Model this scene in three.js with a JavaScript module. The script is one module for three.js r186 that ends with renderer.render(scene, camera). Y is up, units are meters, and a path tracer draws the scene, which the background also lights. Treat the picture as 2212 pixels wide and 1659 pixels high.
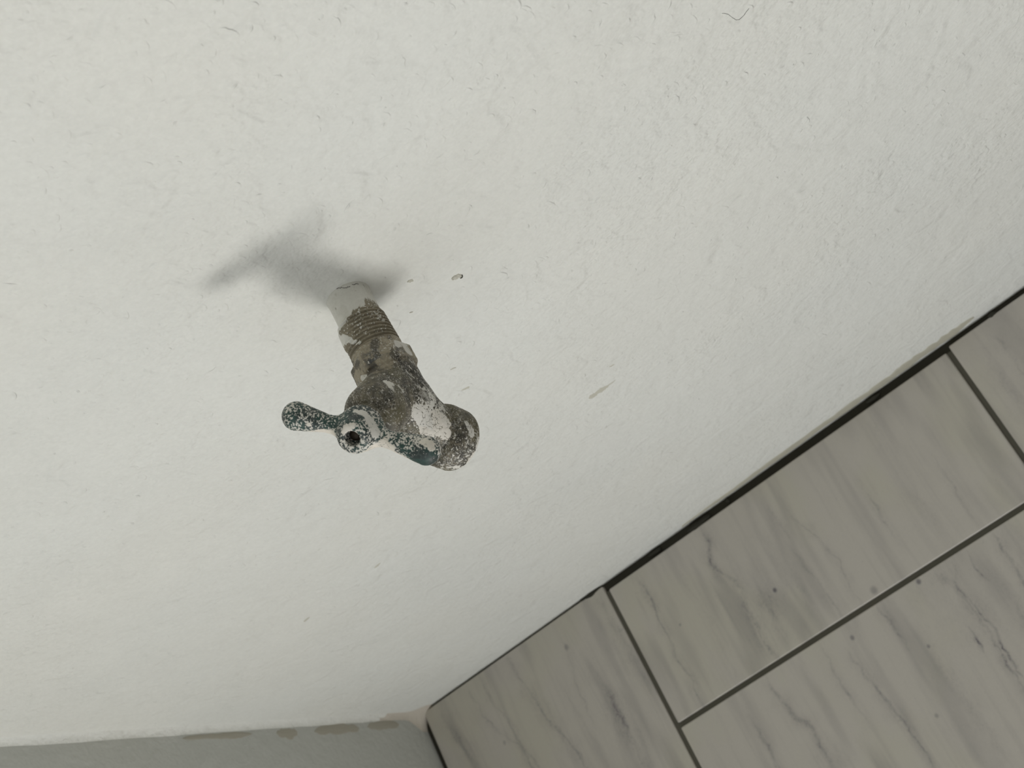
import * as THREE from 'three';
import { RoundedBoxGeometry } from 'three/addons/geometries/RoundedBoxGeometry.js';
import { mergeGeometries } from 'three/addons/utils/BufferGeometryUtils.js';
import { RectAreaLightUniformsLib } from 'three/addons/lights/RectAreaLightUniformsLib.js';

// ---------------------------------------------------------------- camera, sky, light, exposure
const TAP_Y = 0.4985;                                     // height of the supply pipe above the floor
const scene = new THREE.Scene();
const camera = new THREE.PerspectiveCamera(2 * Math.atan(829.5 / 2960) * 180 / Math.PI, 2212 / 1659, 0.02, 100);
{
  const right = new THREE.Vector3(0.72179126, -0.55225802, 0.41716719);
  const up = new THREE.Vector3(0.58199719, 0.15811088, -0.79767175);
  const back = new THREE.Vector3(0.37456195, 0.81854263, 0.43553566);
  camera.quaternion.setFromRotationMatrix(new THREE.Matrix4().makeBasis(right, up, back));
  camera.position.set(0.24237663, 0.42474847 + TAP_Y, 0.30695463);
  camera.focus = 0.56; camera.userData.fStop = 26;
}
scene.background = new THREE.Color().setRGB(0.80, 0.82, 0.845);   // even overcast sky
const LAMP = { x: -0.10, y: 0.19, z: 1.5, w: 0.31, h: 0.52, tilt: 74, power: 23 };   // an added, unseen lamp standing in for a low bright source
const renderer = new THREE.WebGLRenderer({ antialias: true });
renderer.toneMapping = THREE.LinearToneMapping;
renderer.toneMappingExposure = 1.27;
renderer.shadowMap.enabled = true;
RectAreaLightUniformsLib.init();

// ---------------------------------------------------------------- helpers
const clamp = (x, a = 0, b = 1) => x < a ? a : x > b ? b : x;
const sstep = (a, b, x) => { const t = clamp((x - a) / (b - a)); return t * t * (3 - 2 * t); };
const mix = (a, b, t) => a + (b - a) * t;
const lin = (hex) => { const c = new THREE.Color(hex); return [c.r, c.g, c.b]; };
function rng(seed) { let s = seed >>> 0; return () => { s = (s + 0x6D2B79F5) | 0; let t = Math.imul(s ^ (s >>> 15), 1 | s); t = (t + Math.imul(t ^ (t >>> 7), 61 | t)) ^ t; return ((t ^ (t >>> 14)) >>> 0) / 4294967296; }; }
const LAT = new Float32Array(65536); { const r = rng(7); for (let i = 0; i < LAT.length; i++) LAT[i] = r(); }
const PERM = new Uint16Array(65536); { const r = rng(11); for (let i = 0; i < PERM.length; i++) PERM[i] = (r() * 65536) | 0; }
const h3 = (x, y, z) => LAT[(PERM[(PERM[x & 65535] + y) & 65535] + z) & 65535];
function noise3(x, y, z) {                                  // value noise 0..1
  const xi = Math.floor(x), yi = Math.floor(y), zi = Math.floor(z); let u = x - xi, v = y - yi, w = z - zi;
  u = u * u * (3 - 2 * u); v = v * v * (3 - 2 * v); w = w * w * (3 - 2 * w);
  return mix(mix(mix(h3(xi, yi, zi), h3(xi + 1, yi, zi), u), mix(h3(xi, yi + 1, zi), h3(xi + 1, yi + 1, zi), u), v),
    mix(mix(h3(xi, yi, zi + 1), h3(xi + 1, yi, zi + 1), u), mix(h3(xi, yi + 1, zi + 1), h3(xi + 1, yi + 1, zi + 1), u), v), w);
}
const fbm3 = (x, y, z, o = 3) => { let s = 0, a = 0.5, t = 0; for (let i = 0; i < o; i++) { s += a * noise3(x, y, z); t += a; a *= 0.5; x = x * 2.03 + 17.3; y = y * 2.03 + 5.1; z = z * 2.03 + 9.7; } return s / t; };
const wrapi = (a, n) => ((a % n) + n) % n;
function noiseT(x, y, per, seed) {                          // 2-D value noise that repeats after per cells
  const xi = Math.floor(x), yi = Math.floor(y); let u = x - xi, v = y - yi; u = u * u * (3 - 2 * u); v = v * v * (3 - 2 * v);
  const x0 = wrapi(xi, per), x1 = wrapi(xi + 1, per), y0 = wrapi(yi, per), y1 = wrapi(yi + 1, per);
  return mix(mix(h3(x0, y0, seed), h3(x1, y0, seed), u), mix(h3(x0, y1, seed), h3(x1, y1, seed), u), v);
}
function texture(w, h, fill, srgb) {                        // fill(x, y) -> [r, g, b] 0..1
  const data = new Uint8Array(w * h * 4);
  for (let y = 0, i = 0; y < h; y++) for (let x = 0; x < w; x++, i += 4) { const c = fill(x, y); data[i] = clamp(c[0]) * 255 + 0.5; data[i + 1] = clamp(c[1]) * 255 + 0.5; data[i + 2] = clamp(c[2]) * 255 + 0.5; data[i + 3] = 255; }
  const t = new THREE.DataTexture(data, w, h, THREE.RGBAFormat);
  t.wrapS = t.wrapT = THREE.RepeatWrapping; t.magFilter = THREE.LinearFilter; t.minFilter = THREE.LinearMipmapLinearFilter; t.generateMipmaps = true; t.anisotropy = 8;
  if (srgb) t.colorSpace = THREE.SRGBColorSpace; t.needsUpdate = true; return t;
}
function textureF(w, h, arr) {                              // one 0..1 height field
  const data = new Uint8Array(w * h * 4); for (let i = 0; i < w * h; i++) { const v = clamp(arr[i]) * 255 + 0.5; data[i * 4] = data[i * 4 + 1] = data[i * 4 + 2] = v; data[i * 4 + 3] = 255; }
  const t = new THREE.DataTexture(data, w, h, THREE.RGBAFormat); t.wrapS = t.wrapT = THREE.RepeatWrapping; t.magFilter = THREE.LinearFilter; t.minFilter = THREE.LinearMipmapLinearFilter; t.generateMipmaps = true; t.needsUpdate = true; return t;
}
const taken = {};
function nm(name) { const n = taken[name] = (taken[name] ?? -1) + 1; return n ? `${name}_${String(n).padStart(3, '0')}` : name; }
function mesh(name, geo, mat, parent) { const m = new THREE.Mesh(geo, mat); m.name = nm(name); m.castShadow = m.receiveShadow = true; parent.add(m); return m; }
function struct(name, geo, mat) { const m = mesh(name, geo, mat, scene); m.userData.kind = 'structure'; return m; }
function thing(name, label, category, pos, group) { const o = new THREE.Group(); o.name = nm(name); o.position.set(...pos); o.userData = { label, category }; if (group) o.userData.group = group; scene.add(o); return o; }
function boxUV(g) {                                         // uv in metres from the face's main axis
  const p = g.attributes.position, n = g.attributes.normal, uv = new Float32Array(p.count * 2);
  for (let i = 0; i < p.count; i++) { const ax = Math.abs(n.getX(i)), ay = Math.abs(n.getY(i)), az = Math.abs(n.getZ(i)); uv[i * 2] = ax > ay && ax > az ? p.getZ(i) : p.getX(i); uv[i * 2 + 1] = ay > ax && ay > az ? p.getZ(i) : p.getY(i); }
  g.setAttribute('uv', new THREE.BufferAttribute(uv, 2)); return g;
}
const box = (x0, x1, y0, y1, z0, z1) => boxUV(new THREE.BoxGeometry(x1 - x0, y1 - y0, z1 - z0).translate((x0 + x1) / 2, (y0 + y1) / 2, (z0 + z1) / 2));

// ---------------------------------------------------------------- the painted wall
const WALL_X0 = -0.394, WALL_X1 = 1.6, OPEN_X = -2.2, RETURN_Z = 0.34, ROOF_Y = 2.55, PATIO_Z = 2.7;
const WT = 0.5, WN = 2048;                                  // the relief repeats every half metre
const wallBump = (() => {
  const a = new Float32Array(WN * WN), mm = WN / (WT * 1000), r = rng(21);
  for (let y = 0; y < WN; y++) for (let x = 0; x < WN; x++) {
    const u = x / WN, v = y / WN, wx = noiseT(u * 40, v * 40, 40, 3) * 1.1, wy = noiseT(u * 40, v * 40, 40, 4) * 1.1;
    let h = 0.26 * noiseT(u * 34 + wx, v * 34 + wy, 34, 5) + 0.24 * noiseT(u * 90 + wx * 2, v * 90 + wy * 2, 90, 6);
    const rough = sstep(0.35, 0.75, noiseT(u * 9, v * 9, 9, 12));
    h += (0.08 + 0.06 * rough) * noiseT(u * 240 + wx, v * 240 + wy, 240, 7) + (0.04 + 0.03 * rough) * noiseT(u * 520, v * 520, 520, 8);
    a[y * WN + x] = 0.16 + h * 0.8;
  }
  // little crescents where a roller lifted the wet paint: a slow rise that drops off along an arc
  for (let k = 0; k < 3600; k++) {
    const cx = r() * WN, cy = r() * WN, R = (0.9 + 2.6 * r() * r()) * mm, th = (r() < 0.7 ? -0.4 + 1.3 * (r() - 0.5) : r() * 6.28), amp = (0.03 + 0.12 * r() * r()), wid = 0.35 + 0.6 * r(), e = (0.3 + 0.35 * r()) * mm;
    const ct = Math.cos(th), st = Math.sin(th), m = Math.ceil(R + 3 * e), ecc = 0.5 + 0.5 * r(), wob = r() * 99;
    for (let dy = -m; dy <= m; dy++) for (let dx = -m; dx <= m; dx++) {
      const px = dx * ct + dy * st, py = (-dx * st + dy * ct) * ecc, d = Math.hypot(px, py) || 1e-6;
      const ang = Math.atan2(py, px), w = Math.exp(-(ang * ang) / (wid * wid)), Rl = R * (0.85 + 0.3 * noise3(ang * 3 + wob, wob, 0.5));
      const prof = d < Rl ? (d / Rl) ** 2 : 1 - sstep(Rl, Rl + e, d); if (prof * w < 0.01) continue;
      a[wrapi(Math.floor(cy + dy), WN) * WN + wrapi(Math.floor(cx + dx), WN)] += amp * w * prof;
    }
  }
  return textureF(WN, WN, a);
})();
wallBump.repeat.set(1 / WT, 1 / WT);
const wallPaint = texture(2048, 2048, (x, y) => {
  const u = x / 2048, v = y / 2048, n = noiseT(u * 7, v * 7, 7, 31) * 0.5 + noiseT(u * 23, v * 23, 23, 32) * 0.3 + noiseT(u * 75, v * 75, 75, 33) * 0.2;
  const t = (n - 0.5) * 0.03 + (noiseT(u * 420, v * 420, 420, 36) - 0.5) * 0.016 + (noiseT(u * 900, v * 900, 900, 37) - 0.5) * 0.014, c = (noiseT(u * 11, v * 11, 11, 35) - 0.5) * 0.004, s = noiseT(u * 420, v * 420, 420, 34) > 0.984 ? -0.05 : 0;
  return [0.903 + t + c + s, 0.906 + t + s, 0.885 + t - c * 1.2 + s];
}, true);
wallPaint.repeat.set(1 / 0.7, 1 / 0.7);
const M = {};
M.wall = new THREE.MeshStandardMaterial({ map: wallPaint, bumpMap: wallBump, bumpScale: 0.0036, roughness: 0.72 });
M.plainWhite = new THREE.MeshStandardMaterial({ map: wallPaint, roughness: 0.8 });
const wallBack = struct('wall_back', box(OPEN_X, WALL_X1 + 0.2, -0.03, ROOF_Y, -0.2, 0), M.wall);
M.shadedWall = new THREE.MeshStandardMaterial({ map: wallPaint, color: '#dbdcdb', bumpMap: wallBump, bumpScale: 0.0016, roughness: 0.75 });   // same wall paint, darkened: shade of the return wall put into its colour
const wallLeft = struct('wall_left', box(WALL_X0 - 0.2, WALL_X0, -0.03, ROOF_Y, 0, RETURN_Z), M.shadedWall);
M.brownWall = new THREE.MeshStandardMaterial({ color: '#5b554d', roughness: 0.8, bumpMap: wallBump, bumpScale: 0.002 });  // dark brown chosen to limit light bounced from the right
const addedWallRight = struct('added_wall_right', box(WALL_X1, WALL_X1 + 0.2, -0.03, ROOF_Y, 0, PATIO_Z), M.brownWall);  // unseen wall, added to hold back light on the return wall
struct('ceiling', box(OPEN_X - 0.2, WALL_X1 + 0.2, ROOF_Y, ROOF_Y + 0.2, -0.2, PATIO_Z + 0.3), M.plainWhite);

// the paint fillet that rounds the inside corner of the two walls, and the caulk at its foot
const fillet = (ys, radius, seed) => {                      // a quarter-round strip in the corner, lumpy, radius(y) in metres
  const N = 12, pos = [], uv = [], idx = [];
  for (const y of ys) for (let i = 0; i <= N; i++) { const a = i / N * Math.PI / 2, rr = radius(y) * (1 + 0.16 * (noise3(y * 120, a * 2, seed) - 0.5)); pos.push(WALL_X0 + rr - rr * Math.cos(a) - 0.0003, y, rr - rr * Math.sin(a) - 0.0003); uv.push(i / N * 0.011, y); }
  for (let j = 0; j < ys.length - 1; j++) for (let i = 0; i < N; i++) { const a = j * (N + 1) + i, b = a + 1, c = a + N + 1, d = c + 1; idx.push(a, b, c, b, d, c); }
  const g = new THREE.BufferGeometry(); g.setAttribute('position', new THREE.Float32BufferAttribute(pos, 3)); g.setAttribute('uv', new THREE.Float32BufferAttribute(uv, 2)); g.setIndex(idx); g.computeVertexNormals(); return g;
};
mesh('corner_fillet', fillet(Array.from({ length: 80 }, (_, j) => 0.045 + 1.4 * (j / 79) ** 1.6), () => 0.0065, 2), M.wall, wallLeft);
// irregular smears of old caulk and stain: thin lumpy pads on the wall; path [[u, v, halfwidth]...] in metres
function pad(path, thick, seed, place) {                     // place(u, v, out) -> [x, y, z]
  const A = 14, S = 6, pos = [], idx = [], L = [];
  for (let k = 0; k < path.length - 1; k++) for (let s = 0; s < S; s++) { const t = s / S; L.push([0, 1, 2].map((c) => mix(path[k][c], path[k + 1][c], t))); }
  L.push(path[path.length - 1]);
  L.forEach(([u, v, w], k) => {
    const a = L[Math.max(0, k - 1)], b = L[Math.min(L.length - 1, k + 1)]; let tx = b[0] - a[0], ty = b[1] - a[1]; const l = Math.hypot(tx, ty) || 1; tx /= l; ty /= l;
    for (let i = 0; i <= A; i++) {
      const q = i / A * 2 - 1, tt = k / (L.length - 1) * 2 - 1, ww = Math.sqrt(Math.max(0.001, 1 - tt ** 6)) * w * (1 + 0.5 * (noise3(k * 0.55 + seed, Math.sign(q) * 3, 1) - 0.5) + 0.4 * (noise3(k * 1.6 + seed, Math.sign(q) * 3, 5) - 0.5)), out = thick * Math.sqrt(Math.max(0, 1 - q * q)) * (0.7 + 0.6 * noise3(k * 0.7, i * 0.6, seed)) - thick * 0.12;
      pos.push(...place(u - ty * q * ww, v + tx * q * ww, out));
    }
  });
  for (let k = 0; k < L.length - 1; k++) for (let i = 0; i < A; i++) { const a = k * (A + 1) + i, b = a + 1, c = a + A + 1, d = c + 1; idx.push(a, c, b, b, c, d); }
  const g = new THREE.BufferGeometry(); g.setAttribute('position', new THREE.Float32BufferAttribute(pos, 3)); g.setIndex(idx); g.computeVertexNormals(); return g;
}
const flat = (hex, rough = 0.8) => new THREE.MeshStandardMaterial({ color: hex, roughness: rough, side: THREE.DoubleSide });
const onBack = (u, v, o) => [u, v, o], onLeft = (u, v, o) => [WALL_X0 + o, v, u];
M.caulk = flat('#b9b6a6', 0.7); M.caulkTan = flat('#d0c6b8', 0.8); M.smudge = flat('#b3afa2', 0.8); M.stain = flat('#c9c7ba', 0.8); M.chipShade = flat('#5f5e55', 0.9); M.chip = flat('#cbc9bd', 0.8); M.hair = flat('#6a6a64', 0.7);
M.foot = new THREE.MeshStandardMaterial({ color: '#cfc8bc', roughness: 0.85, side: THREE.DoubleSide, bumpMap: wallBump, bumpScale: 0.003 });
mesh('caulk_bead', fillet(Array.from({ length: 26 }, (_, j) => -0.004 + 0.056 * j / 25), (y) => 0.0067 + 0.0135 * Math.exp(-((Math.max(y, 0) / 0.011) ** 2)), 5), M.foot, wallLeft);
const strip = (pts, w) => pts.map((p, i) => [p[0] / 1000, p[1] / 1000, (p[2] ?? w) / 1000 ]);
mesh('caulk_smear', pad(strip([[-110, 2.5, 2.5], [-60, 3, 3], [-20, 3.5, 4], [20, 4, 4.6], [45, 4.2, 5], [70, 4.5, 5.2], [90, 5, 5.5], [104, 6, 6.5], [122, 5.5, 5.5], [135, 6, 6], [148, 8, 4]], 3), 0.0009, 3, onBack), M.caulk, wallBack);
mesh('stain', pad(strip([[-16.5, 275.7, 1.8], [-14, 275.6, 2.6], [-11.5, 275.2, 1.8], [-9, 274.9, 2.8], [-6, 274.4, 2.4], [-3, 274, 0.8], [2, 273.6, 0.5]], 1), 0.00012, 5, onBack), M.stain, wallBack);
mesh('stain', pad(strip([[-35, 375, 0.5], [-33, 373.5, 0.9], [-31, 372.5, 1.2]], 1), 0.00012, 6, onBack), M.stain, wallBack);
mesh('stain', pad(strip([[-256, 274, 0.8], [-253, 274.6, 1.1], [-250, 275, 0.7]], 1), 0.00012, 7, onBack), M.stain, wallBack);
mesh('stain', pad(strip([[-193, 273, 0.7], [-190, 273.3, 1.1], [-187, 273.8, 0.6]], 1), 0.00012, 8, onBack), M.stain, wallBack);
mesh('stain', pad(strip([[9, 291.5, 0.5], [10.5, 290.7, 0.9], [12, 290.4, 0.5]], 1), 0.00012, 9, onBack), M.stain, wallBack);
mesh('paint_chip', pad(strip([[26.9, 457.4, 1.0], [28, 456.6, 1.6], [29.4, 455.6, 1.6], [30.6, 454.5, 1.0]], 1), 0.0009, 10, onBack), M.chip, wallBack);
mesh('paint_chip', pad(strip([[29.2, 454.2, 0.3], [30.2, 453.9, 0.45], [31, 454.4, 0.3]], 0.5), 0.0011, 11, onBack), M.chipShade, wallBack);  // dark sliver: shading along the edge of the chip, painted in
mesh('paint_chip', pad(strip([[17.4, 478, 0.8], [18.4, 476.8, 1.1], [19, 475.6, 0.5]], 1), 0.0004, 12, onBack), M.stain, wallBack);
mesh('paint_chip', pad(strip([[-23.6, 397.8, 0.4], [-22.3, 397, 0.6], [-21.2, 396, 0.3]], 1), 0.0003, 13, onBack), M.chip, wallBack);
mesh('paint_chip', pad(strip([[1.8, 458.9, 0.3], [2.4, 458.2, 0.45], [3, 457.6, 0.2]], 1), 0.0002, 14, onBack), M.smudge, wallBack);
for (const [k, pts] of [[0, [[8, 30, 3], [7.5, 48, 4], [8.5, 70, 3]]], [1, [[9, 80, 3], [8, 100, 4.2], [9, 132, 3.6]]], [2, [[8, 150, 3], [9.5, 160, 4.2], [8, 172, 3]]], [3, [[7, 196, 1.6], [7.5, 214, 2.6], [6.5, 240, 2], [7, 262, 1.4]]]])
  mesh('smudge', pad(strip(pts, 2), 0.00025, 30 + k, onLeft), M.smudge, wallLeft);
for (const [pts, w] of [[[[186.7, 473.8], [187.4, 472.3], [188.0, 470.3], [188.1, 466.8], [188.4, 463.9], [189.3, 462.7], [191.6, 462.8], [193.2, 463.6], [194.8, 464.1]], 0.075]])
  mesh('crack', pad(pts.map((p) => [p[0] / 1000, p[1] / 1000, w / 1000]), 0.00018, 20, onBack), M.hair, wallBack);

// ---------------------------------------------------------------- tiled floor
M.mortar = flat('#35332a', 0.95);
M.grout = new THREE.MeshStandardMaterial({ color: '#5c5a50', roughness: 0.95, bumpMap: wallBump, bumpScale: 0.0006 });
const floor = struct('floor', box(OPEN_X, WALL_X1 + 0.2, -0.12, -0.0035, 0.0001, PATIO_Z), M.mortar);
mesh('grout', box(WALL_X0 + 0.0062, WALL_X1 - 0.001, -0.0145, -0.0019, 0.0072, PATIO_Z - 0.001), M.grout, floor);
mesh('grout', box(OPEN_X + 0.001, WALL_X0 + 0.0062, -0.0145, -0.0019, RETURN_Z + 0.006, PATIO_Z - 0.001), M.grout, floor);
const VEIN = {                                              // [dark, halfwidth mm, [x, z] mm ...] seen on each tile
  c0: [[0.5, 1.6, [-326, 0], [-326, 25], [-321.7, 36], [-318.4, 48], [-316, 90], [-310, 140]], [0.6, 2.0, [-296, 5], [-294, 18], [-290, 30], [-288, 48], [-285, 63], [-281, 75], [-277, 87], [-274, 106], [-270, 140]], [0.35, 1.5, [-245, 19], [-244, 32], [-249, 51], [-249.7, 61], [-252, 90]],
    [0.75, 3.6, [-232, 50], [-228.5, 75], [-227, 89], [-227, 103], [-228, 115], [-226, 150]], [0.4, 4.5, [-201, 5], [-199, 15], [-198, 34], [-197, 55], [-197, 90]], [0.45, 1.5, [-340, 10], [-337, 33], [-331, 50], [-321, 64], [-313, 80], [-305, 120]], [0.45, 3, [-373, 10], [-370, 34], [-366, 52], [-361, 64], [-352, 110]], [0.25, 2, [-262, 40], [-259, 70], [-256, 120]]],
  c1: [[0.75, 1.4, [-162, 10], [-161.8, 31], [-162.3, 50], [-162.6, 60], [-164.5, 79], [-162, 94], [-165, 106], [-163, 121]], [0.75, 2.1, [-98, 8], [-98.6, 19], [-105, 34], [-102, 44], [-97, 55], [-94.6, 63], [-98, 73], [-97, 90], [-100, 105], [-95.5, 121]], [0.4, 1.6, [-47, 20], [-46, 29], [-44, 43], [-43, 52]],
    [0.5, 1.3, [-34, 40], [-31, 50], [-27, 62], [-24, 74], [-22, 86], [-24, 106], [-25, 121]], [0.45, 1.5, [-47, 57], [-45, 77], [-41.6, 89], [-41, 108], [-40, 121]], [0.4, 1.5, [20, 45], [20.5, 61], [20, 80], [21, 100]], [0.4, 1.6, [72, 60], [72, 88], [71.7, 110]], [0.45, 7, [-86, 68], [-84, 78], [-85, 90], [-86, 108]], [0.25, 5, [-60, 30], [-58, 80], [-55, 121]], [0.22, 5, [50, 20], [48, 80], [52, 121]], [0.25, 2, [-130, 20], [-128, 70], [-131, 121]]],
  c2: [[1.1, 0.9, [37, 138], [38, 145], [40, 156], [42, 169], [43.7, 177], [40.5, 186], [40, 199], [41.5, 213], [43, 250]], [0.9, 1.2, [37, 150], [39, 170], [37, 200], [38, 240]], [0.8, 1.5, [75.9, 123], [75.8, 138], [76.3, 150], [76.4, 161], [77, 200]], [0.7, 1.2, [45.5, 123], [42, 135], [37.7, 141]], [0.5, 1.3, [-16, 123], [-15.5, 128], [-13.5, 144], [-12, 160]], [0.9, 0.6, [56, 125], [54, 136], [55, 143], [57, 150]], [1.1, 0.8, [30, 168], [30, 179], [29, 186]],
    [0.55, 1.4, [-65, 125], [-65, 148], [-64, 164], [-63, 190]], [0.75, 1.3, [-50, 140], [-48.6, 156], [-45.8, 172], [-44, 189], [-41, 202], [-40, 216], [-40, 240]], [0.65, 2.4, [-113, 132], [-111, 141], [-106, 160], [-99, 170], [-100.7, 184], [-100, 198], [-99, 230]], [0.5, 1.8, [-137, 140], [-135, 166], [-136, 180], [-135, 220]], [0.45, 7, [33, 126], [33, 134], [34, 141]], [0.5, 6, [34, 150], [37, 170], [38, 190]], [0.4, 7, [62, 140], [65, 190], [66, 240]], [0.3, 6, [0, 150], [2, 200], [5, 260]], [0.3, 5, [90, 123], [92, 180]]],
  c3: [[0.45, 2, [150, 5], [152, 40], [149, 90]], [0.3, 5, [170, 5], [172, 80]], [0.5, 1.4, [200, 5], [205, 60], [203, 140]], [0.35, 3, [140, 20], [137, 70]]],
};
const SPOT = { c1: [[0.9, 1.5, -73, 77.4], [0.55, 2.6, -11.5, 115], [0.5, 1, -150, 60]], c2: [[0.9, 1.7, 17.7, 126], [0.7, 1.6, -42, 134], [0.6, 1.2, 0, 165], [0.5, 1.4, -20, 205]], c0: [[0.5, 2, -243, 25], [0.4, 1.5, -330, 60]], c3: [] };
function tileTexture(key, x0, z0, w, l, seed) {             // w, l in mm
  const NX = 640, NZ = Math.min(2048, Math.round(NX * l / w)), a = new Float32Array(NX * NZ), q = new Float32Array(NX * NZ);
  const segs = []; for (const [dk0, hw0, ...pts] of VEIN[key] ?? []) for (const [dk, hw] of [[dk0 * 0.95, hw0 * 0.95], [dk0 * 0.38, hw0 * 3]]) for (let i = 0; i < pts.length - 1; i++) segs.push([dk, hw, ...pts[i], ...pts[i + 1], i === 0, i === pts.length - 2]);
  const mmx = w / NX, mmz = l / NZ;
  for (const [dk, hw, ax, az, bx, bz, first, last] of segs) {
    const m = hw * 3.2 + 2;
    for (let j = Math.max(0, Math.floor((Math.min(az, bz) - m - z0) / mmz)); j < Math.min(NZ, (Math.max(az, bz) + m - z0) / mmz); j++) for (let i = Math.max(0, Math.floor((Math.min(ax, bx) - m - x0) / mmx)); i < Math.min(NX, (Math.max(ax, bx) + m - x0) / mmx); i++) {
      const z = z0 + j * mmz, x = x0 + i * mmx + 2.6 * (noise3(z * 0.13, hw * 9, seed) - 0.5) + 1.1 * (noise3(z * 0.5, hw * 7, seed) - 0.5), t = ((x - ax) * (bx - ax) + (z - az) * (bz - az)) / ((bx - ax) ** 2 + (bz - az) ** 2), tc = clamp(t);
      const d = Math.hypot(x - ax - (bx - ax) * tc, (z - az - (bz - az) * tc) * 0.8) / (hw * (0.45 + 1.1 * noise3(z * 0.11, 3, hw + seed)));
      const fade = (0.35 + 1.0 * noise3(x * 0.25, z * 0.09, seed + 3)) * (first ? 0.4 + 0.6 * tc : last ? 1 - 0.6 * tc : 1), v = dk * fade * Math.exp(-d * d) * (0.55 + 0.9 * noise3(x * 0.9, z * 0.5, seed + 11) * noise3(x * 2.2, z * 1.3, seed + 12) * 1.6);
      if (v > a[j * NX + i]) a[j * NX + i] = v;
    }
  }
  const base = lin('#c5c0b8'), dark = lin('#7d797b'), olive = lin('#c4c0b3');
  return texture(NX, NZ, (i, j) => {
    const x = x0 + i * mmx, z = z0 + j * mmz, wx = 6 * (noise3(x * 0.03, z * 0.012, seed) - 0.5);
    const streak = fbm3((x + wx * 1.6) * 0.085, z * 0.013, seed + 5, 3), streak2 = fbm3((x + wx) * 0.32, z * 0.018, seed + 8, 3), cloud = fbm3(x * 0.03, z * 0.018, seed + 2, 3), grain = noise3(x * 1.6, z * 0.9, seed + 1), speck = noise3(x * 1.1, z * 0.7, seed + 20) > 0.955 ? 0.12 : 0;
    let v = 0.26 * sstep(0.48, 0.8, streak) * (0.4 + 1.2 * cloud) + 0.09 * sstep(0.5, 0.85, streak2) + (grain - 0.5) * 0.05 + speck + (VEIN[key] ? 0 : 0.5 * sstep(0.6, 0.75, streak)) + a[j * NX + i] * 0.78;
    for (const [dk, r, sx, sz] of SPOT[key] ?? []) { const e = ((x - sx) ** 2 + (z - sz) ** 2 * 0.7) / (r * r); v += dk * Math.exp(-e * e); }
    const o = sstep(0.42, 0.68, cloud), c = [0, 1, 2].map((k) => mix(mix(base[k], olive[k], o * 0.7), dark[k], clamp(v, 0, 1.25)));
    return c.map((u) => Math.pow(clamp(u), 1 / 2.2));
  }, true);
}
{
  const JX0 = -0.1902, STEP = 0.3105, G = 0.0037, LEN = 0.609, T = 0.010;
  const tileMat = (tex) => new THREE.MeshStandardMaterial({ map: tex, roughness: 0.42, bumpMap: tex, bumpScale: 0.00004 });
  const filler = [tileMat(tileTexture('f1', 0, 0, 310, 609, 41)), tileMat(tileTexture('f2', 0, 0, 310, 609, 42))];
  const special = {};
  let n = 0;
  const tile = (x0, x1, z0, z1, key, dy = 0) => {
    const w = x1 - x0, l = z1 - z0, g = new RoundedBoxGeometry(w, T, l, 2, 0.0012), p = g.attributes.position, uv = new Float32Array(p.count * 2);
    for (let i = 0; i < p.count; i++) { uv[i * 2] = p.getX(i) / w + 0.5; uv[i * 2 + 1] = p.getZ(i) / l + 0.5; }
    g.setAttribute('uv', new THREE.BufferAttribute(uv, 2));
    const mat = key ? (special[key] ??= tileMat(tileTexture(key, x0 * 1000, z0 * 1000, w * 1000, Math.min(l, 0.62) * 1000, 50 + key.charCodeAt(1)))) : filler[n++ % 2];
    const m = mesh('tile', g, mat, floor); m.position.set((x0 + x1) / 2, -T / 2 + dy, (z0 + z1) / 2); return m;
  };
  const rows = { 0: [0.0016, 0.4], 1: [0.0068, 0.1215], 2: [0.0042, 0.33] }, keys = { 0: ['c0'], 1: ['c1', 'c2'], 2: ['c3'] };
  for (let c = -6; c < 9; c++) {
    const x0 = c === 0 ? WALL_X0 + 0.0052 : c < 0 ? Math.max(OPEN_X, WALL_X0 + 0.0021 + c * STEP) : JX0 + (c - 1) * STEP + G / 2, x1 = c < 0 ? WALL_X0 + 0.0021 + (c + 1) * STEP - G : Math.min(JX0 + c * STEP - G / 2, WALL_X1 - 0.002);
    if (x1 - x0 < 0.02) continue;
    let z = c < 0 ? (c < -1 ? 0.004 : RETURN_Z + 0.004) : (rows[c] ?? [0.004])[0], e = c < 0 ? RETURN_Z + 0.3 : (rows[c] ?? [0, 0.12 + ((c * 37) % 50) / 100])[1], k = 0;
    while (z < PATIO_Z - 0.03) { tile(x0, x1, z, e - G / 2, keys[c]?.[k], ((c * 7 + k * 3) % 5 - 2) * 0.00012); z = e + G / 2; e = Math.min(e + LEN + G, PATIO_Z); k++; }
  }
  // crumbs of grout and grime wedged along the foot of the wall
  M.crumb = flat('#35342c', 0.95);
  const rr = rng(5);
  for (const [x, z, s, sx] of [[-203.6, 1.6, 2.6, 3.2], [-210, 1.2, 1.8, 3], [-100.5, 5.5, 2.6, 3.4], [-93, 4.5, 2, 3], [157.5, 4, 2.4, 1.5], [156, 7.5, 1.5, 0.7], [-69.7, 3.4, 1.6, 1], [-390, 3, 2.2, 1.6], [60, 3, 1.6, 3.5], [-140, 3.2, 1.5, 4]]) {
    const g = new THREE.IcosahedronGeometry(s / 1000, 3), p = g.attributes.position;
    for (let i = 0; i < p.count; i++) { const k = 0.75 + 0.5 * noise3(p.getX(i) * 900 + x, p.getY(i) * 900, p.getZ(i) * 900); p.setXYZ(i, p.getX(i) * k * sx, p.getY(i) * k * 0.75, p.getZ(i) * k); }
    g.computeVertexNormals(); g.translate(x / 1000, -0.0016, z / 1000); mesh('grout_crumb', g, M.crumb, floor); rr();
  }
}
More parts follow.
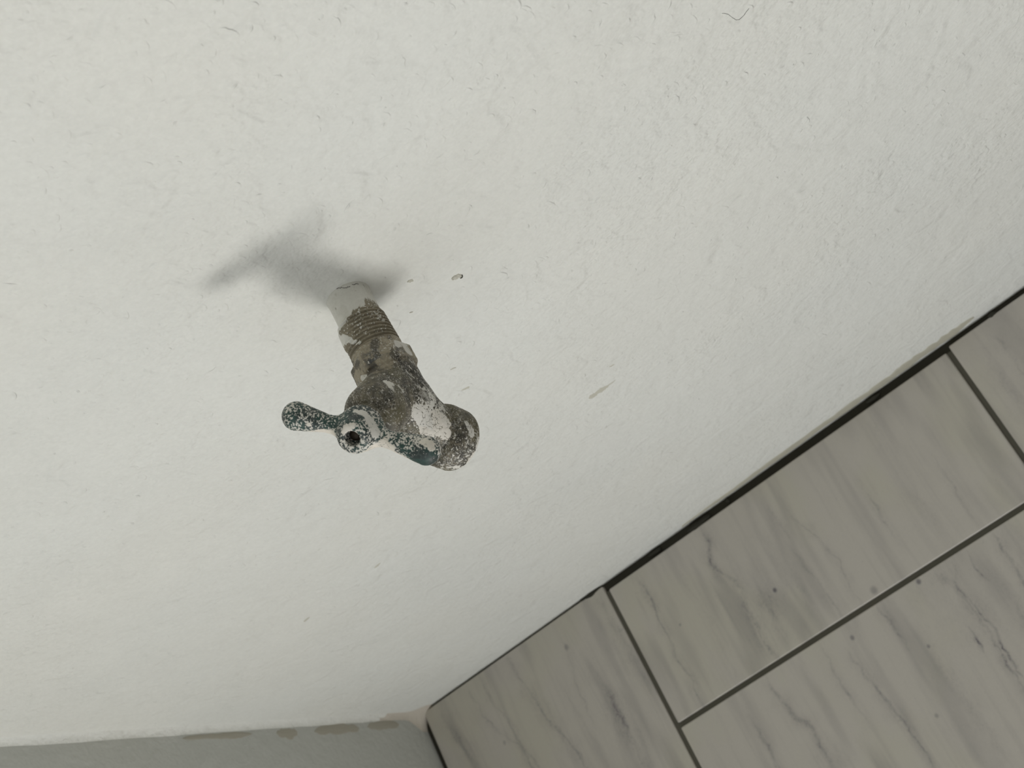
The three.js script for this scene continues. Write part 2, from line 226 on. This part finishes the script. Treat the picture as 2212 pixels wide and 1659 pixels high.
// the yard that the covered patio opens to
M.concrete = new THREE.MeshStandardMaterial({ map: wallPaint, color: '#a9a69c', roughness: 0.95 });
struct('ground', box(-20, 20, -0.3, -0.125, -0.2, 25), M.concrete);

// ---------------------------------------------------------------- the hose tap, in millimetres from where its pipe leaves the wall
const V = (x, y, z) => [x, y, z], sub = (a, b) => [a[0] - b[0], a[1] - b[1], a[2] - b[2]], dot = (a, b) => a[0] * b[0] + a[1] * b[1] + a[2] * b[2], len = (a) => Math.hypot(a[0], a[1], a[2]);
const cross = (a, b) => [a[1] * b[2] - a[2] * b[1], a[2] * b[0] - a[0] * b[2], a[0] * b[1] - a[1] * b[0]], unit = (a) => { const l = len(a); return [a[0] / l, a[1] / l, a[2] / l]; };
const smin = (a, b, k) => { const h = clamp(0.5 + 0.5 * (b - a) / k); return mix(b, a, h) - k * h * (1 - h); }, smax = (a, b, k) => -smin(-a, -b, k);
const cone = (p, a, b, ra, rb) => { const ab = sub(b, a), ap = sub(p, a), h = clamp(dot(ap, ab) / dot(ab, ab)); return len(sub(ap, [ab[0] * h, ab[1] * h, ab[2] * h])) - mix(ra, rb, h); };
const cyl = (p, o, ax, z0, z1, r, rd) => { const q = sub(p, o), t = dot(q, ax), d = Math.sqrt(Math.max(0, dot(q, q) - t * t)), u = d - (r - rd), v = Math.abs(t - (z0 + z1) / 2) - ((z1 - z0) / 2 - rd); return Math.min(Math.max(u, v), 0) + Math.hypot(Math.max(u, 0), Math.max(v, 0)) - rd; };
const AX = [0, Math.sin(55 * Math.PI / 180), Math.cos(55 * Math.PI / 180)], O = [0, -1.2, 49];
const along = (t) => [O[0] + AX[0] * t, O[1] + AX[1] * t, O[2] + AX[2] * t];
const PIPE = unit([0.012, -0.035, 1]);
function bodySDF(p) {
  const cx = 0.012 * p[2], cy = -0.035 * p[2], qx = p[0] - cx, qy = p[1] - cy;
  let d = cyl(p, [0, 0, 0], PIPE, 28.2, 48, 10.9, 1.5);
  // hexagon for the wrench, corners at 30 degrees
  let hx = -1e9; for (let k = 0; k < 6; k++) { const a = k * Math.PI / 3; hx = Math.max(hx, qx * Math.cos(a) + qy * Math.sin(a)); }
  const hex = smax(smax(hx - 11.7, Math.abs(p[2] - 37) - 4.4, 1.2), Math.hypot(qx, qy) - 13.6, 0.8);
  d = smin(d, hex, 0.9);
  d = smin(d, cone(p, [0.4, -1.6, 42], [0.2, -3, 56], 11.2, 11.6), 3);
  d = smin(d, cone(p, [0.2, -4, 56], [0, -13, 63], 11.2, 10.2), 4);
  d = smin(d, cone(p, [0, -12, 64.2], [0, -24, 68.2], 10, 9.9), 3);
  d = smin(d, cyl(p, O, AX, 0, 33, 11.8, 6.5), 1.6);
  return d;
}
const hubR = (t) => mix(8.9, 6.4, sstep(41, 53.5, t));
const ARM = unit([-15.1, 19.8 * AX[2], -19.8 * AX[1]]);
function handleSDF(p) {
  const q = sub(p, O), t = dot(q, AX), d = Math.sqrt(Math.max(0, dot(q, q) - t * t));
  let h = smax(d - hubR(t), Math.abs(t - 46.4) - 6.9, 2.4) ;
  const c = along(45.5);
  for (const s of [-1, 1]) {
    const P = (r, up) => [c[0] + ARM[0] * r * s + AX[0] * up, c[1] + ARM[1] * r * s + AX[1] * up, c[2] + ARM[2] * r * s + AX[2] * up];
    const L = s > 0 ? 24.3 : 26.8, lift = s > 0 ? 0.8 : 1.8;
    let a = cone(p, P(4, 0), P(9.5, 0.2), 3.8, 3.0); a = smin(a, cone(p, P(9.5, 0.2), P(L, lift), 2.9, 5.5), 2.0);
    h = smin(h, a, 3.4);
  }
  const hole = Math.max(d - 3.05, 48.8 - t);
  return smax(h, -hole, 0.5);
}
// white paint, grime and enamel: what covers each point of the tap
const MET = lin('#535045'), MET2 = lin('#7c7564'), METD = lin('#2f2d28'), METG = lin('#6f6a52'), GRN = lin('#274842'), GRND = lin('#303b3a'), GREY = lin('#5c6463'), GREYD = lin('#44474a'), WHT = lin('#d8d6cf'), CRM = lin('#e6dfd3'), WALLW = lin('#e0dfd8'), TAN = lin('#9d9480');
// the big splashes of paint, each a chain of beads: [cream, [x, y, z, radius], ...]
const PATCH = [
  [0, [12.1, -3, 34.7, 2.4], [12.4, -3.2, 38.5, 2]], [0, [12, 0.5, 33.5, 1.9], [11.4, 3.2, 37, 0.7], [11.2, 4.2, 39.8, 0.5]],
  [0, [10.1, 19.4, 55.4, 0.6], [10.3, 19.1, 57, 1.9], [10.7, 19.6, 60, 1.4], [11.2, 19.6, 62.2, 0.5]], [0, [11.2, 17.6, 57.5, 1.2], [11.6, 17.2, 60, 0.6]],
  [0.1, [7.5, 3, 65, 3], [6.3, -0.9, 66.7, 3.5], [5.9, -4.6, 68.8, 3.4]], [0.5, [8.7, -7, 67.3, 3.2], [6.1, -9.2, 71.3, 3.2], [6, -14, 72.5, 2]], [0.6, [4, -4, 70, 3], [2, -7, 72, 2.2]], [0.3, [9, -10, 68, 2.6], [9, -13.5, 70.5, 1.4]],
  [0, [12, -4, 56, 0.8], [11.9, -5, 59.5, 2], [11.5, -5, 62.5, 1.8]],
  [0, [5.4, 19.6, 65.2, 0.3], [4.7, 20.3, 65.4, 1], [4, 20.9, 65.6, 0.4]], [0.5, [7.6, 21.4, 60.6, 0.5], [6.5, 21.6, 62.7, 0.55], [5.6, 21.2, 64.4, 0.5]], [0.4, [4.4, 24.2, 58, 0.25], [3.6, 24.6, 58.6, 0.6], [3, 25, 59.8, 0.3]], [0, [11.5, 14.7, 58.6, 0.5], [11.4, 13.6, 60.5, 0.7]], [0, [-4.8, 9, 41.2, 1.6], [-2.6, 10.4, 42.5, 1.2]],
  [0, [4.9, 39.8, 69.8, 1.1], [6.9, 39, 72.3, 1.5], [7.4, 38.6, 75.1, 1.6], [7.3, 37.9, 77.7, 2.1], [6.5, 36.8, 80.6, 1.9]], [0.1, [5.6, 41.6, 75.6, 0.5], [6, 40.2, 78.4, 0.9]],
  [0.9, [-1.6, 35.6, 83.2, 2.6], [2.6, 33, 84.6, 3.1], [5.6, 32.6, 85.4, 3.1], [9, 30.5, 87.5, 1.6]], [0.5, [-0.9, 44.8, 76.4, 0.9], [1.5, 45, 76.2, 1.5], [3.6, 44.4, 76.4, 1.1]],
  [1, [-13.6, 45.4, 67, 0.9], [-8.8, 43.6, 70, 1.4], [-5.5, 41.4, 73, 1.5]], [0.6, [-12.2, 48.9, 64.6, 0.5], [-11, 48.6, 66, 0.9], [-10.6, 48, 67, 0.4]],
  [0.8, [19.8, 29.2, 92.4, 1.6], [20.6, 28.4, 94, 2.1], [20.4, 28.2, 95.6, 1.5]], [1, [6.4, 30.2, 88.4, 1.4], [9, 28.6, 91.4, 1.5], [11.6, 27, 94, 1.2]], [0.6, [10, 34.4, 82.6, 0.4], [9.4, 33.7, 84.6, 0.6]], [0.2, [8.4, 35.4, 80.8, 0.5], [7.6, 34.2, 82.8, 0.5]],
  [0, [12.9, -20.2, 70.4, 0.9], [12.4, -21.8, 72.6, 1.8], [11.6, -23.4, 74.8, 1.7]], [0.2, [10.6, -27.4, 76.2, 1.1], [8.6, -27.4, 78.6, 1.4]], [0.5, [5.8, -27.4, 80.6, 1.5], [2, -27.6, 82.2, 1.5]], [0.3, [-1, -28, 82.4, 0.9], [-4, -22, 80.8, 0.7]],
  [0, [-8.2, 5.6, 17, 3], [-6.8, 7.2, 20, 2.8], [-4.6, 8.6, 22, 2], [-2, 9.8, 24.6, 1.4], [0.4, 10.2, 27.4, 0.9]], [0, [10, 0.4, 21, 0.9], [9.9, 1.6, 17.6, 0.7], [9.2, 3.4, 16, 0.4]], [0, [4.4, 9, 22.6, 0.4], [5, 8.8, 20, 0.5], [4, 9.2, 18.4, 0.4]],
];
const BEADS = PATCH.flatMap(([c, ...pts]) => pts.slice(0, -1).map((a, i) => [c, a, pts[i + 1]]));
// where the fine spatter is denser (+) or missing (-): [x, y, z, radius, amount]
const DENSE = [[12.5, -4, 61, 7, 0.27], [8, -9, 70, 8, 0.16], [7, 0, 66, 7, 0.12], [4, -22, 80, 6, 0.1], [10, -27, 76, 5, 0.1], [-2, -22, 82, 6, 0.1], [6, -17, 62, 6, -0.3], [11.5, 6, 36, 4, 0.1], [7, 16, 60, 6, 0.06], [0, 5, 30, 9, -0.1], [8, 5, 50, 7, -0.02],
  [-14.4, 46, 61, 6, 0.06], [3, 33, 85, 6, 0.14], [-1.5, 41, 82, 5, 0.08], [16, 27.6, 98.2, 4, -0.35], [12.5, 29, 95.5, 3, -0.16], [12, 31, 86, 6, -0.02], [-8, 47, 66, 5, -0.04], [4, 42, 70, 5, -0.12], [19, 30, 91, 3, 0.1]];
function splash(p) {                                        // how far inside a big splash: > 0 is painted
  const w = [p[0] + 1.5 * (noise3(p[0] * 0.5, p[1] * 0.5, p[2] * 0.5) - 0.5) + 0.8 * (noise3(p[0] * 1.4, p[1] * 1.4, p[2] * 1.4) - 0.5), p[1] + 1.5 * (noise3(p[0] * 0.5 + 31, p[1] * 0.5, p[2] * 0.5) - 0.5) + 0.8 * (noise3(p[0] * 1.4 + 31, p[1] * 1.4, p[2] * 1.4) - 0.5), p[2] + 1.5 * (noise3(p[0] * 0.5 + 67, p[1] * 0.5, p[2] * 0.5) - 0.5)];
  let m = -9, cr = 0;
  for (const [c, a, b] of BEADS) { if (Math.abs(w[0] - a[0]) + Math.abs(w[2] - a[2]) > 14) continue; const v = -cone(w, a, b, a[3], b[3]); if (v > m) { m = v; cr = c; } }
  return [m, cr];
}
const extra = (p) => { let d = 0; for (const [x, y, z, r, a] of DENSE) { const q = ((p[0] - x) ** 2 + (p[1] - y) ** 2 + (p[2] - z) ** 2) / (r * r); if (q < 4) d += a * Math.exp(-q); } return d; };
const worm = (p, s, k) => { const a = fbm3(p[0] * s + k, p[1] * s, p[2] * s, 2); return Math.abs(a - 0.5); };
function coat(p, kind) {                                    // -> [r, g, b, paint 0..1]
  const [x, y, z] = p, n1 = fbm3(x * 0.22, y * 0.22, z * 0.22, 3), n2 = fbm3(x * 1.3 + 40, y * 1.3, z * 1.3, 3), n3 = noise3(x * 3.1, y * 3.1, z * 3.1);
  let c, m = 0, wc = WHT; const [sp, cr] = splash(p);
  const set = (a, b, t) => [mix(a[0], b[0], t), mix(a[1], b[1], t), mix(a[2], b[2], t)];
  if (kind === 'pipe') {
    c = set(set(TAN, MET2, n1), METD, 0.5 * sstep(0.5, 0.75, n2) * 0.6);
    let ang = Math.atan2(y, x) * 57.3; if (ang < -90) ang += 360;
    const edge = 10.6 + ang * 0.05 + 3 * (fbm3(ang * 0.05, 4, 1, 3) - 0.5), bare = sstep(-0.4, 0.4, 2.1 - Math.hypot(x - 9.4, (y - 2.6) * 0.9, (z - 12.2) * 0.7) + 1.6 * (noise3(ang * 0.5, 2, z * 0.25) - 0.5));
    const sleeve = sstep(0.4, -0.4, z - edge - 1.6 * (noise3(ang * 0.3, z * 0.6, 2) - 0.5)) * (1 - bare) * (1 - 0.85 * sstep(-0.3, 0.3, 0.9 - Math.hypot((x + 3) * 1.6, (y - 9) * 1.6, z - 6.8)));
    const CR = [[1, 2.4], [4, 1.6], [9, 1.1], [27, 1.2], [38, 1.1], [49, 1.7], [59, 1.8], [66, 0.8], [92, -0.9]];   // the crack where the paint has parted from the wall
    let crack = 0; for (let i = 0; i < CR.length - 1; i++) if (ang >= CR[i][0] && ang < CR[i + 1][0]) { const zc = mix(CR[i][1], CR[i + 1][1], (ang - CR[i][0]) / (CR[i + 1][0] - CR[i][0])) + 0.5 * (noise3(ang * 0.35, 3, 3) - 0.5); crack = sstep(0.24, 0.1, Math.abs(z - zc)) * sstep(0.25, 0.4, noise3(ang * 0.12, 8, 1)); }
    const lumpy = fbm3(x * 1.7, y * 1.7, z * 1.7, 2);
    m = Math.max(sleeve, sstep(-0.1, 0.1, sp), z < 27 ? sstep(0.0, 0.04, lumpy - (z < 19 ? 0.66 : 0.71)) : 0);
    wc = set(WALLW, lin('#c6c3b8'), 0.3 * sstep(0.55, 0.7, n1) + 0.5 * sstep(0.7, 0.78, fbm3(x * 0.9, y * 0.9, z * 0.5 + 20, 3)));
    wc = set(wc, METD, crack * 0.9);
  } else if (kind === 'handle') {
    const enamel = sstep(0.35, 0.6, n1 + 0.25 * (n2 - 0.5));
    c = set(set(GRND, GREY, sstep(0.45, 0.7, n2) * 0.55), GRN, enamel * 0.8);
    const d = 0.445 + 0.07 * (fbm3(x * 0.3 + 9, y * 0.3, z * 0.3, 2) - 0.5) * 2 + extra(p), g = fbm3(x * 1.9 + 70, y * 1.9, z * 1.9, 3);
    m = sstep(-0.035, 0.03, d - g) * 0.95;
    const s = sstep(-0.12, 0.12, sp); m = Math.max(m, s); wc = set(WHT, CRM, s > 0.3 ? cr : 0.25);
    if (s > 0.5) m *= 1 - 0.9 * sstep(0.026, 0.010, worm(p, 0.9, 8)) * sstep(0.5, 0.6, n1);
  } else {
    const zone = z + 9 * (n1 - 0.5) * 2 + 3 * (n2 - 0.5), tan = sstep(46, 42, zone), grain = noise3(x * 4.5, y * 4.5, z * 4.5);
    c = set(set(MET, MET2, 0.7 * sstep(0.38, 0.64, fbm3(x * 0.3 + 12, y * 0.3, z * 0.3, 3))), METD, sstep(0.46, 0.6, n2) * (y > 7 && x < 9 ? 0.35 : 0.75));
    c = set(c, METG, 0.5 * sstep(0.45, 0.62, fbm3(x * 0.12 + 3, y * 0.12, z * 0.12, 2)));
    c = set(c, set(TAN, METD, 0.75 * sstep(0.47, 0.6, fbm3(x * 0.35 + 8, y * 0.35, z * 0.35, 4) + 0.15 * (grain - 0.5))), tan);
    const near = (a, b, q, r) => Math.exp(-((x - a) ** 2 + (y - b) ** 2 + (z - q) ** 2) / (r * r)), sooty = clamp(near(12, -3, 55, 7) + near(12, 0, 46, 6) + near(11, -10, 62, 5)), blue = near(3.5, 10.5, 38, 4.2);
    c = set(c, METD, clamp(sooty * 1.1) * (0.55 + 0.45 * sstep(0.4, 0.6, n2)));
    c = set(c, GREYD, blue * sstep(0.36, 0.6, fbm3(x * 0.8, y * 0.8, z * 0.8 + 6, 3)));
    c = set(c, c.map((v) => v * 1.5), 0.8 * (grain - 0.45));
    const fl = z * 0.9 - y * 0.42, flake = sooty * sstep(-0.02, 0.02, 0.36 + 0.13 * sstep(50, 60, z) - fbm3(x * 1.5 + 4, (y * 0.9 + z * 0.42) * 1.6, fl * 0.5, 3));
    // spatter: specks where thin, a white crust with dark threads where thick; drawn out along the body on its side
    const ex = extra(p), d = (y > 7 && x < 9 ? 0.25 : 0.27) + ex, g = fbm3(x * 1.5 + 30, y * 1.5, z * 1.25, 3), dust = fbm3(x * 2.6 + 3, y * 2.6, z * 2.6, 2);
    m = Math.max(flake > 0.4 ? flake : 0, sstep(-0.02, 0.02, d - g) * (sooty > 0.35 && z < 62 ? 0.35 : 1), (y > 7 ? 0.6 : 0.9) * sstep(0.0, 0.04, noise3(x * 2.9, y * 2.9, z * 2.9 + 9) - (y > 7 ? 0.87 : 0.84) - 0.06 * tan), 0.42 * sstep(0.5, 0.74, dust + 0.25 * ex) * sstep(0.4, 0.6, n1 + 0.2 * ex));
    const s = sstep(-0.12, 0.12, sp), thread = sstep(0.042, 0.014, worm(p, 0.85, 30)) * sstep(0.48, 0.58, fbm3(x * 0.45 + 5, y * 0.45, z * 0.45, 2) + (y < -3 ? 0.08 : 0));
    m = Math.max(m, s) * (1 - 0.93 * thread * (s > 0.5 || ex > 0.08 ? 1 : 0)); wc = set(WHT, CRM, s > 0.3 ? cr : 0.1);
  }
  const shade = 0.94 + 0.12 * n2; wc = [wc[0] * shade, wc[1] * shade, wc[2] * shade];
  return [...set(c, wc, m), m];
}
const relief = (p, kind) => { const m = coat(p, kind)[3]; return 0.10 * m + 0.10 * (noise3(p[0] * 1.1, p[1] * 1.1, p[2] * 1.1) - 0.5); };
const grad = (f, p, e) => unit([f([p[0] + e, p[1], p[2]]) - f([p[0] - e, p[1], p[2]]), f([p[0], p[1] + e, p[2]]) - f([p[0], p[1] - e, p[2]]), f([p[0], p[1], p[2] + e]) - f([p[0], p[1], p[2] - e])]);
function builder(kind) {                                    // gathers points that lie on a surface with its normal; lifts them by the coat
  const P = [], N = [], C = [], I = [];
  return {
    P, I,
    add(p, n) {
      let h = relief(p, kind); const c = coat(p, kind), e = 0.16, a = unit(Math.abs(n[0]) < 0.8 ? cross(n, [1, 0, 0]) : cross(n, [0, 1, 0])), b = cross(n, a);
      const at = (v, s) => [p[0] + v[0] * s, p[1] + v[1] * s, p[2] + v[2] * s], ga = (relief(at(a, e), kind) - h) / e, gb = (relief(at(b, e), kind) - h) / e;
      const nn = unit([n[0] - a[0] * ga - b[0] * gb, n[1] - a[1] * ga - b[1] * gb, n[2] - a[2] * ga - b[2] * gb]);
      P.push((p[0] + n[0] * h) / 1000, (p[1] + n[1] * h) / 1000, (p[2] + n[2] * h) / 1000); N.push(...nn); C.push(c[0], c[1], c[2]); return P.length / 3 - 1;
    },
    geo() { const g = new THREE.BufferGeometry(); g.setAttribute('position', new THREE.Float32BufferAttribute(P, 3)); g.setAttribute('normal', new THREE.Float32BufferAttribute(N, 3)); g.setAttribute('color', new THREE.Float32BufferAttribute(C, 3)); g.setIndex(I); return g; },
  };
}
function sdfGeo(f, lo, hi, cell, K, kind) {                 // surface nets, then each face split K x K and laid on the surface
  const n = [0, 1, 2].map((k) => Math.ceil((hi[k] - lo[k]) / cell) + 1), id = (i, j, k) => (k * n[1] + j) * n[0] + i, val = new Float32Array(n[0] * n[1] * n[2]);
  for (let k = 0; k < n[2]; k++) for (let j = 0; j < n[1]; j++) for (let i = 0; i < n[0]; i++) val[id(i, j, k)] = f([lo[0] + i * cell, lo[1] + j * cell, lo[2] + k * cell]);
  const vert = new Map(), onto = (p) => { for (let s = 0; s < 3; s++) { const d = f(p); if (Math.abs(d) < 0.004) break; const g = grad(f, p, 0.05); const t = clamp(d, -0.6, 0.6); p = [p[0] - g[0] * t, p[1] - g[1] * t, p[2] - g[2] * t]; } return p; };
  const cellVert = (i, j, k) => {
    const key = id(i, j, k); let v = vert.get(key); if (v) return v;
    let s = [0, 0, 0], c = 0;
    for (let a = 0; a < 3; a++) for (let u = 0; u < 2; u++) for (let w = 0; w < 2; w++) {
      const o = [0, 0, 0]; o[(a + 1) % 3] = u; o[(a + 2) % 3] = w; const e = [...o]; e[a] = 1;
      const va = val[id(i + o[0], j + o[1], k + o[2])], vb = val[id(i + e[0], j + e[1], k + e[2])]; if ((va < 0) === (vb < 0)) continue;
      const t = va / (va - vb); s = [s[0] + mix(o[0], e[0], t), s[1] + mix(o[1], e[1], t), s[2] + mix(o[2], e[2], t)]; c++;
    }
    v = [lo[0] + (i + s[0] / c) * cell, lo[1] + (j + s[1] / c) * cell, lo[2] + (k + s[2] / c) * cell]; vert.set(key, v); return v;
  };
  const B = builder(kind);
  for (let k = 1; k < n[2] - 1; k++) for (let j = 1; j < n[1] - 1; j++) for (let i = 1; i < n[0] - 1; i++) for (let a = 0; a < 3; a++) {
    const e = [i, j, k]; e[a]++; const va = val[id(i, j, k)], vb = val[id(...e)]; if ((va < 0) === (vb < 0)) continue;
    const u = [0, 0, 0], w = [0, 0, 0]; u[(a + 1) % 3] = 1; w[(a + 2) % 3] = 1;
    let q = [cellVert(i - u[0] - w[0], j - u[1] - w[1], k - u[2] - w[2]), cellVert(i - w[0], j - w[1], k - w[2]), cellVert(i, j, k), cellVert(i - u[0], j - u[1], k - u[2])];
    if (va > 0) q = [q[3], q[2], q[1], q[0]];
    const ids = [];
    for (let s = 0; s <= K; s++) for (let t = 0; t <= K; t++) {
      const S = s / K, T = t / K, p = onto([0, 1, 2].map((c) => mix(mix(q[0][c], q[1][c], S), mix(q[3][c], q[2][c], S), T)));
      ids.push(B.add(p, grad(f, p, 0.08)));
    }
    for (let s = 0; s < K; s++) for (let t = 0; t < K; t++) { const A = ids[s * (K + 1) + t], Bq = ids[(s + 1) * (K + 1) + t], Cq = ids[(s + 1) * (K + 1) + t + 1], D = ids[s * (K + 1) + t + 1]; B.I.push(A, Bq, Cq, A, Cq, D); }
  }
  return B.geo();
}
function turned(base, ax, s0, s1, nS, nA, rad, kind) {      // a round part about an axis: rad(s, angle) is its radius
  const u = unit(Math.abs(ax[0]) < 0.9 ? cross(ax, [1, 0, 0]) : cross(ax, [0, 1, 0])), v = cross(ax, u), B = builder(kind);
  const at = (s, a) => { const r = rad(s, a), c = Math.cos(a) * r, d = Math.sin(a) * r; return [0, 1, 2].map((k) => base[k] + ax[k] * s + u[k] * c + v[k] * d); };
  for (let j = 0; j <= nS; j++) for (let i = 0; i <= nA; i++) {
    const s = mix(s0, s1, j / nS), a = i / nA * 2 * Math.PI, p = at(s, a), ds = sub(at(s + 0.05, a), at(s - 0.05, a)), da = sub(at(s, a + 0.01), at(s, a - 0.01));
    let n = unit(cross(da, ds)); if (!isFinite(n[0])) n = ax; B.add(p, n);
  }
  for (let j = 0; j < nS; j++) for (let i = 0; i < nA; i++) { const a = j * (nA + 1) + i, b = a + 1, c = a + nA + 1, d = c + 1; B.I.push(a, b, d, a, d, c); }
  return B.geo();
}
M.brass = new THREE.MeshStandardMaterial({ vertexColors: true, roughness: 0.6, side: THREE.DoubleSide });
M.enamel = new THREE.MeshStandardMaterial({ vertexColors: true, roughness: 0.5, side: THREE.DoubleSide });
M.screw = new THREE.MeshStandardMaterial({ color: '#3a332b', roughness: 0.45, metalness: 0.7 });
const FINE = 5;
{
  const tap = thing('hose_tap', 'old brass hose tap with worn green handle, splashed with white paint, on the wall', 'tap', [0, TAP_Y, 0]);
  // supply pipe: smooth painted sleeve, then a pipe thread of 1.81 mm pitch, with a blob of paint on its side
  const PU = unit(cross(PIPE, [1, 0, 0])), PV = cross(PIPE, PU), PB = [dot([-0.72, 0.69, 0], PU), dot([-0.72, 0.69, 0], PV)];   // where the blob of paint sits
  const pipeR = (s, a) => {
    const th = sstep(12.6, 14.2, s), ph = (s / 1.814 + a / (2 * Math.PI)) % 1, ridge = Math.abs(ph * 2 - 1), blob = Math.min(1, 2.2 * Math.exp(-(((s - 19.5) / 4) ** 2)) * Math.exp(-((Math.hypot(Math.cos(a) - PB[0], Math.sin(a) - PB[1]) / 0.55) ** 2)));
    return 9.2 + 0.012 * s + 0.3 * (fbm3(Math.cos(a) * 2, Math.sin(a) * 2, s * 0.12, 2) - 0.5) + th * (0.12 + 0.03 * (s - 14) + mix(0.85 * sstep(0.1, 0.9, ridge), 0.95, blob)) + 0.55 * blob + 0.25 * Math.exp(-(((s + 0.2) / 1.2) ** 2));
  };
  const pipe = mesh('supply_pipe', turned([0, 0, 0], PIPE, -1.5, 30.5, 220, 260, pipeR, 'pipe'), M.brass, tap);
  pipe.userData.label = 'threaded supply pipe painted white near the wall';
  mesh('valve_body', sdfGeo(bodySDF, [-17, -34, 20], [17, 30, 82], 1.1, FINE, 'body'), M.brass, tap);
  const outR = (s) => { const k = [[0, 8.6], [0.4, 9.4], [1.6, 12.2], [3.2, 13.0], [4.6, 13.1], [5.2, 12.5], [6.0, 12.9], [7.4, 13.1], [8.2, 12.6], [9.2, 13.0], [10.4, 13.0], [11.4, 12.6], [12, 11.6], [12, 10.2], [9, 9.6]]; const f = s / 14.999 * 14, i = Math.min(13, Math.floor(f)), t = f - i; return mix(k[i][1], k[i + 1][1], t); };
  { // hose outlet: a lathed ring with two worn thread crests and an open mouth
    const ks = [[-17.0, 8.8], [-17.4, 9.8], [-18.2, 11.8], [-19.6, 12.9], [-21.4, 13.2], [-22.6, 13.1], [-23.3, 12.6], [-24.2, 13.0], [-25.4, 13.2], [-26.2, 12.7], [-27.2, 13.0], [-28.6, 13.1], [-29.6, 12.8], [-30.4, 12.0], [-30.5, 10.6], [-29.6, 9.8], [-24, 9.3], [-20, 9.0]];
    const dir = unit([0, -1, 0.18]), base = [0, 0, 64.2];
    const cum = [0]; for (let i = 1; i < ks.length; i++) cum.push(cum[i - 1] + Math.hypot(ks[i][0] - ks[i - 1][0], ks[i][1] - ks[i - 1][1]));
    const B = builder('body'), u = unit(cross(dir, [1, 0, 0])), v = cross(dir, u), nA = 330, total = cum.at(-1), nS = Math.ceil(total / 0.24);
    const prof = (s) => { s = clamp(s, 0, total); let i = 0; while (i < ks.length - 2 && cum[i + 1] < s) i++; const t = (s - cum[i]) / (cum[i + 1] - cum[i]); return [-mix(ks[i][0], ks[i + 1][0], t), mix(ks[i][1], ks[i + 1][1], t)]; };
    const at = (s, a) => { const [h, r] = prof(s); return [0, 1, 2].map((k) => base[k] + dir[k] * h + (u[k] * Math.cos(a) + v[k] * Math.sin(a)) * r); };
    for (let j = 0; j <= nS; j++) for (let i = 0; i <= nA; i++) { const s = j / nS * total, a = i / nA * 2 * Math.PI; B.add(at(s, a), unit(cross(sub(at(s, a + 0.01), at(s, a - 0.01)), sub(at(s + 0.3, a), at(s - 0.3, a))))); }
    for (let j = 0; j < nS; j++) for (let i = 0; i < nA; i++) { const a = j * (nA + 1) + i, b = a + 1, c = a + nA + 1, d = c + 1; B.I.push(a, b, d, a, d, c); }
    mesh('hose_outlet', B.geo(), M.brass, tap);
  }
  mesh('packing_nut', turned(O, AX, 24, 38.5, 70, 190, (s, a) => s > 37 ? mix(6.6, 3, (s - 37) / 1.5) : 7.0 - 0.4 * Math.abs(Math.sin(a * 3)), 'body'), M.brass, tap);
  mesh('stem', turned(O, AX, 30, 48, 40, 90, () => 3.1, 'body'), M.brass, tap);
  const handle = mesh('handle', sdfGeo(handleSDF, [-26, 2, 42], [26, 66, 106], 1.1, FINE, 'handle'), M.enamel, tap);
  handle.userData.label = 'worn green two-armed handle speckled with white paint';
  const sc = new THREE.LatheGeometry([[0, 0], [2.2, 0], [2.3, 0.3], [2.1, 0.9], [1.2, 1.35], [0, 1.45]].map(([a, b]) => new THREE.Vector2(a / 1000, b / 1000)), 40);
  sc.applyQuaternion(new THREE.Quaternion().setFromUnitVectors(new THREE.Vector3(0, 1, 0), new THREE.Vector3(...AX))).translate(...along(48.9).map((v) => v / 1000));
  mesh('handle_screw', sc, M.screw, handle);
}

// ---------------------------------------------------------------- a lamp added out of view for the low key light
{
  const W = LAMP.w, H = LAMP.h, t = thing('added_lamp', 'added black flat lamp on a bent tube stand, unseen, for the low key light', 'lamp', [LAMP.x, 0, LAMP.z]);
  const dark = new THREE.MeshStandardMaterial({ color: '#2b2b2b', roughness: 0.5 }), tube = (pts) => new THREE.TubeGeometry(new THREE.CatmullRomCurve3(pts.map((p) => new THREE.Vector3(...p)), false, 'catmullrom', 0.1), 40, 0.007, 10);
  const head = new THREE.Group(); head.name = 'lamp_head'; head.position.set(0, LAMP.y, 0); head.rotation.set(LAMP.tilt * Math.PI / 180, 0, 0); t.add(head);
  mesh('housing', new RoundedBoxGeometry(W + 0.03, H + 0.03, 0.045, 4, 0.008).translate(0, 0, 0.026), dark, head);
  mesh('diffuser', new RoundedBoxGeometry(W, H, 0.006, 2, 0.002).translate(0, 0, 0.002), new THREE.MeshStandardMaterial({ color: '#f2efe6', roughness: 0.5, emissive: '#fff6e6', emissiveIntensity: 2 }), head);
  const L = new THREE.RectAreaLight(new THREE.Color().setRGB(1, 0.985, 0.95), LAMP.power, W, H);
  L.position.set(0, 0, -0.003); head.add(L);
  for (const sgn of [-1, 1]) mesh('stand_leg', tube([[sgn * (W / 2 + 0.022), LAMP.y, 0.02], [sgn * (W / 2 + 0.024), 0.1, 0.03], [sgn * (W / 2 + 0.026), 0.0075, 0.02], [sgn * (W / 2 + 0.026), 0.0075, 0.17]]), dark, t);
  mesh('crossbar', tube([[-W / 2 - 0.026, 0.0075, 0.17], [0, 0.0075, 0.17], [W / 2 + 0.026, 0.0075, 0.17]]), dark, t);
}
scene.traverse((o) => { if (o.isMesh) o.castShadow = o.receiveShadow = true; });
renderer.render(scene, camera);
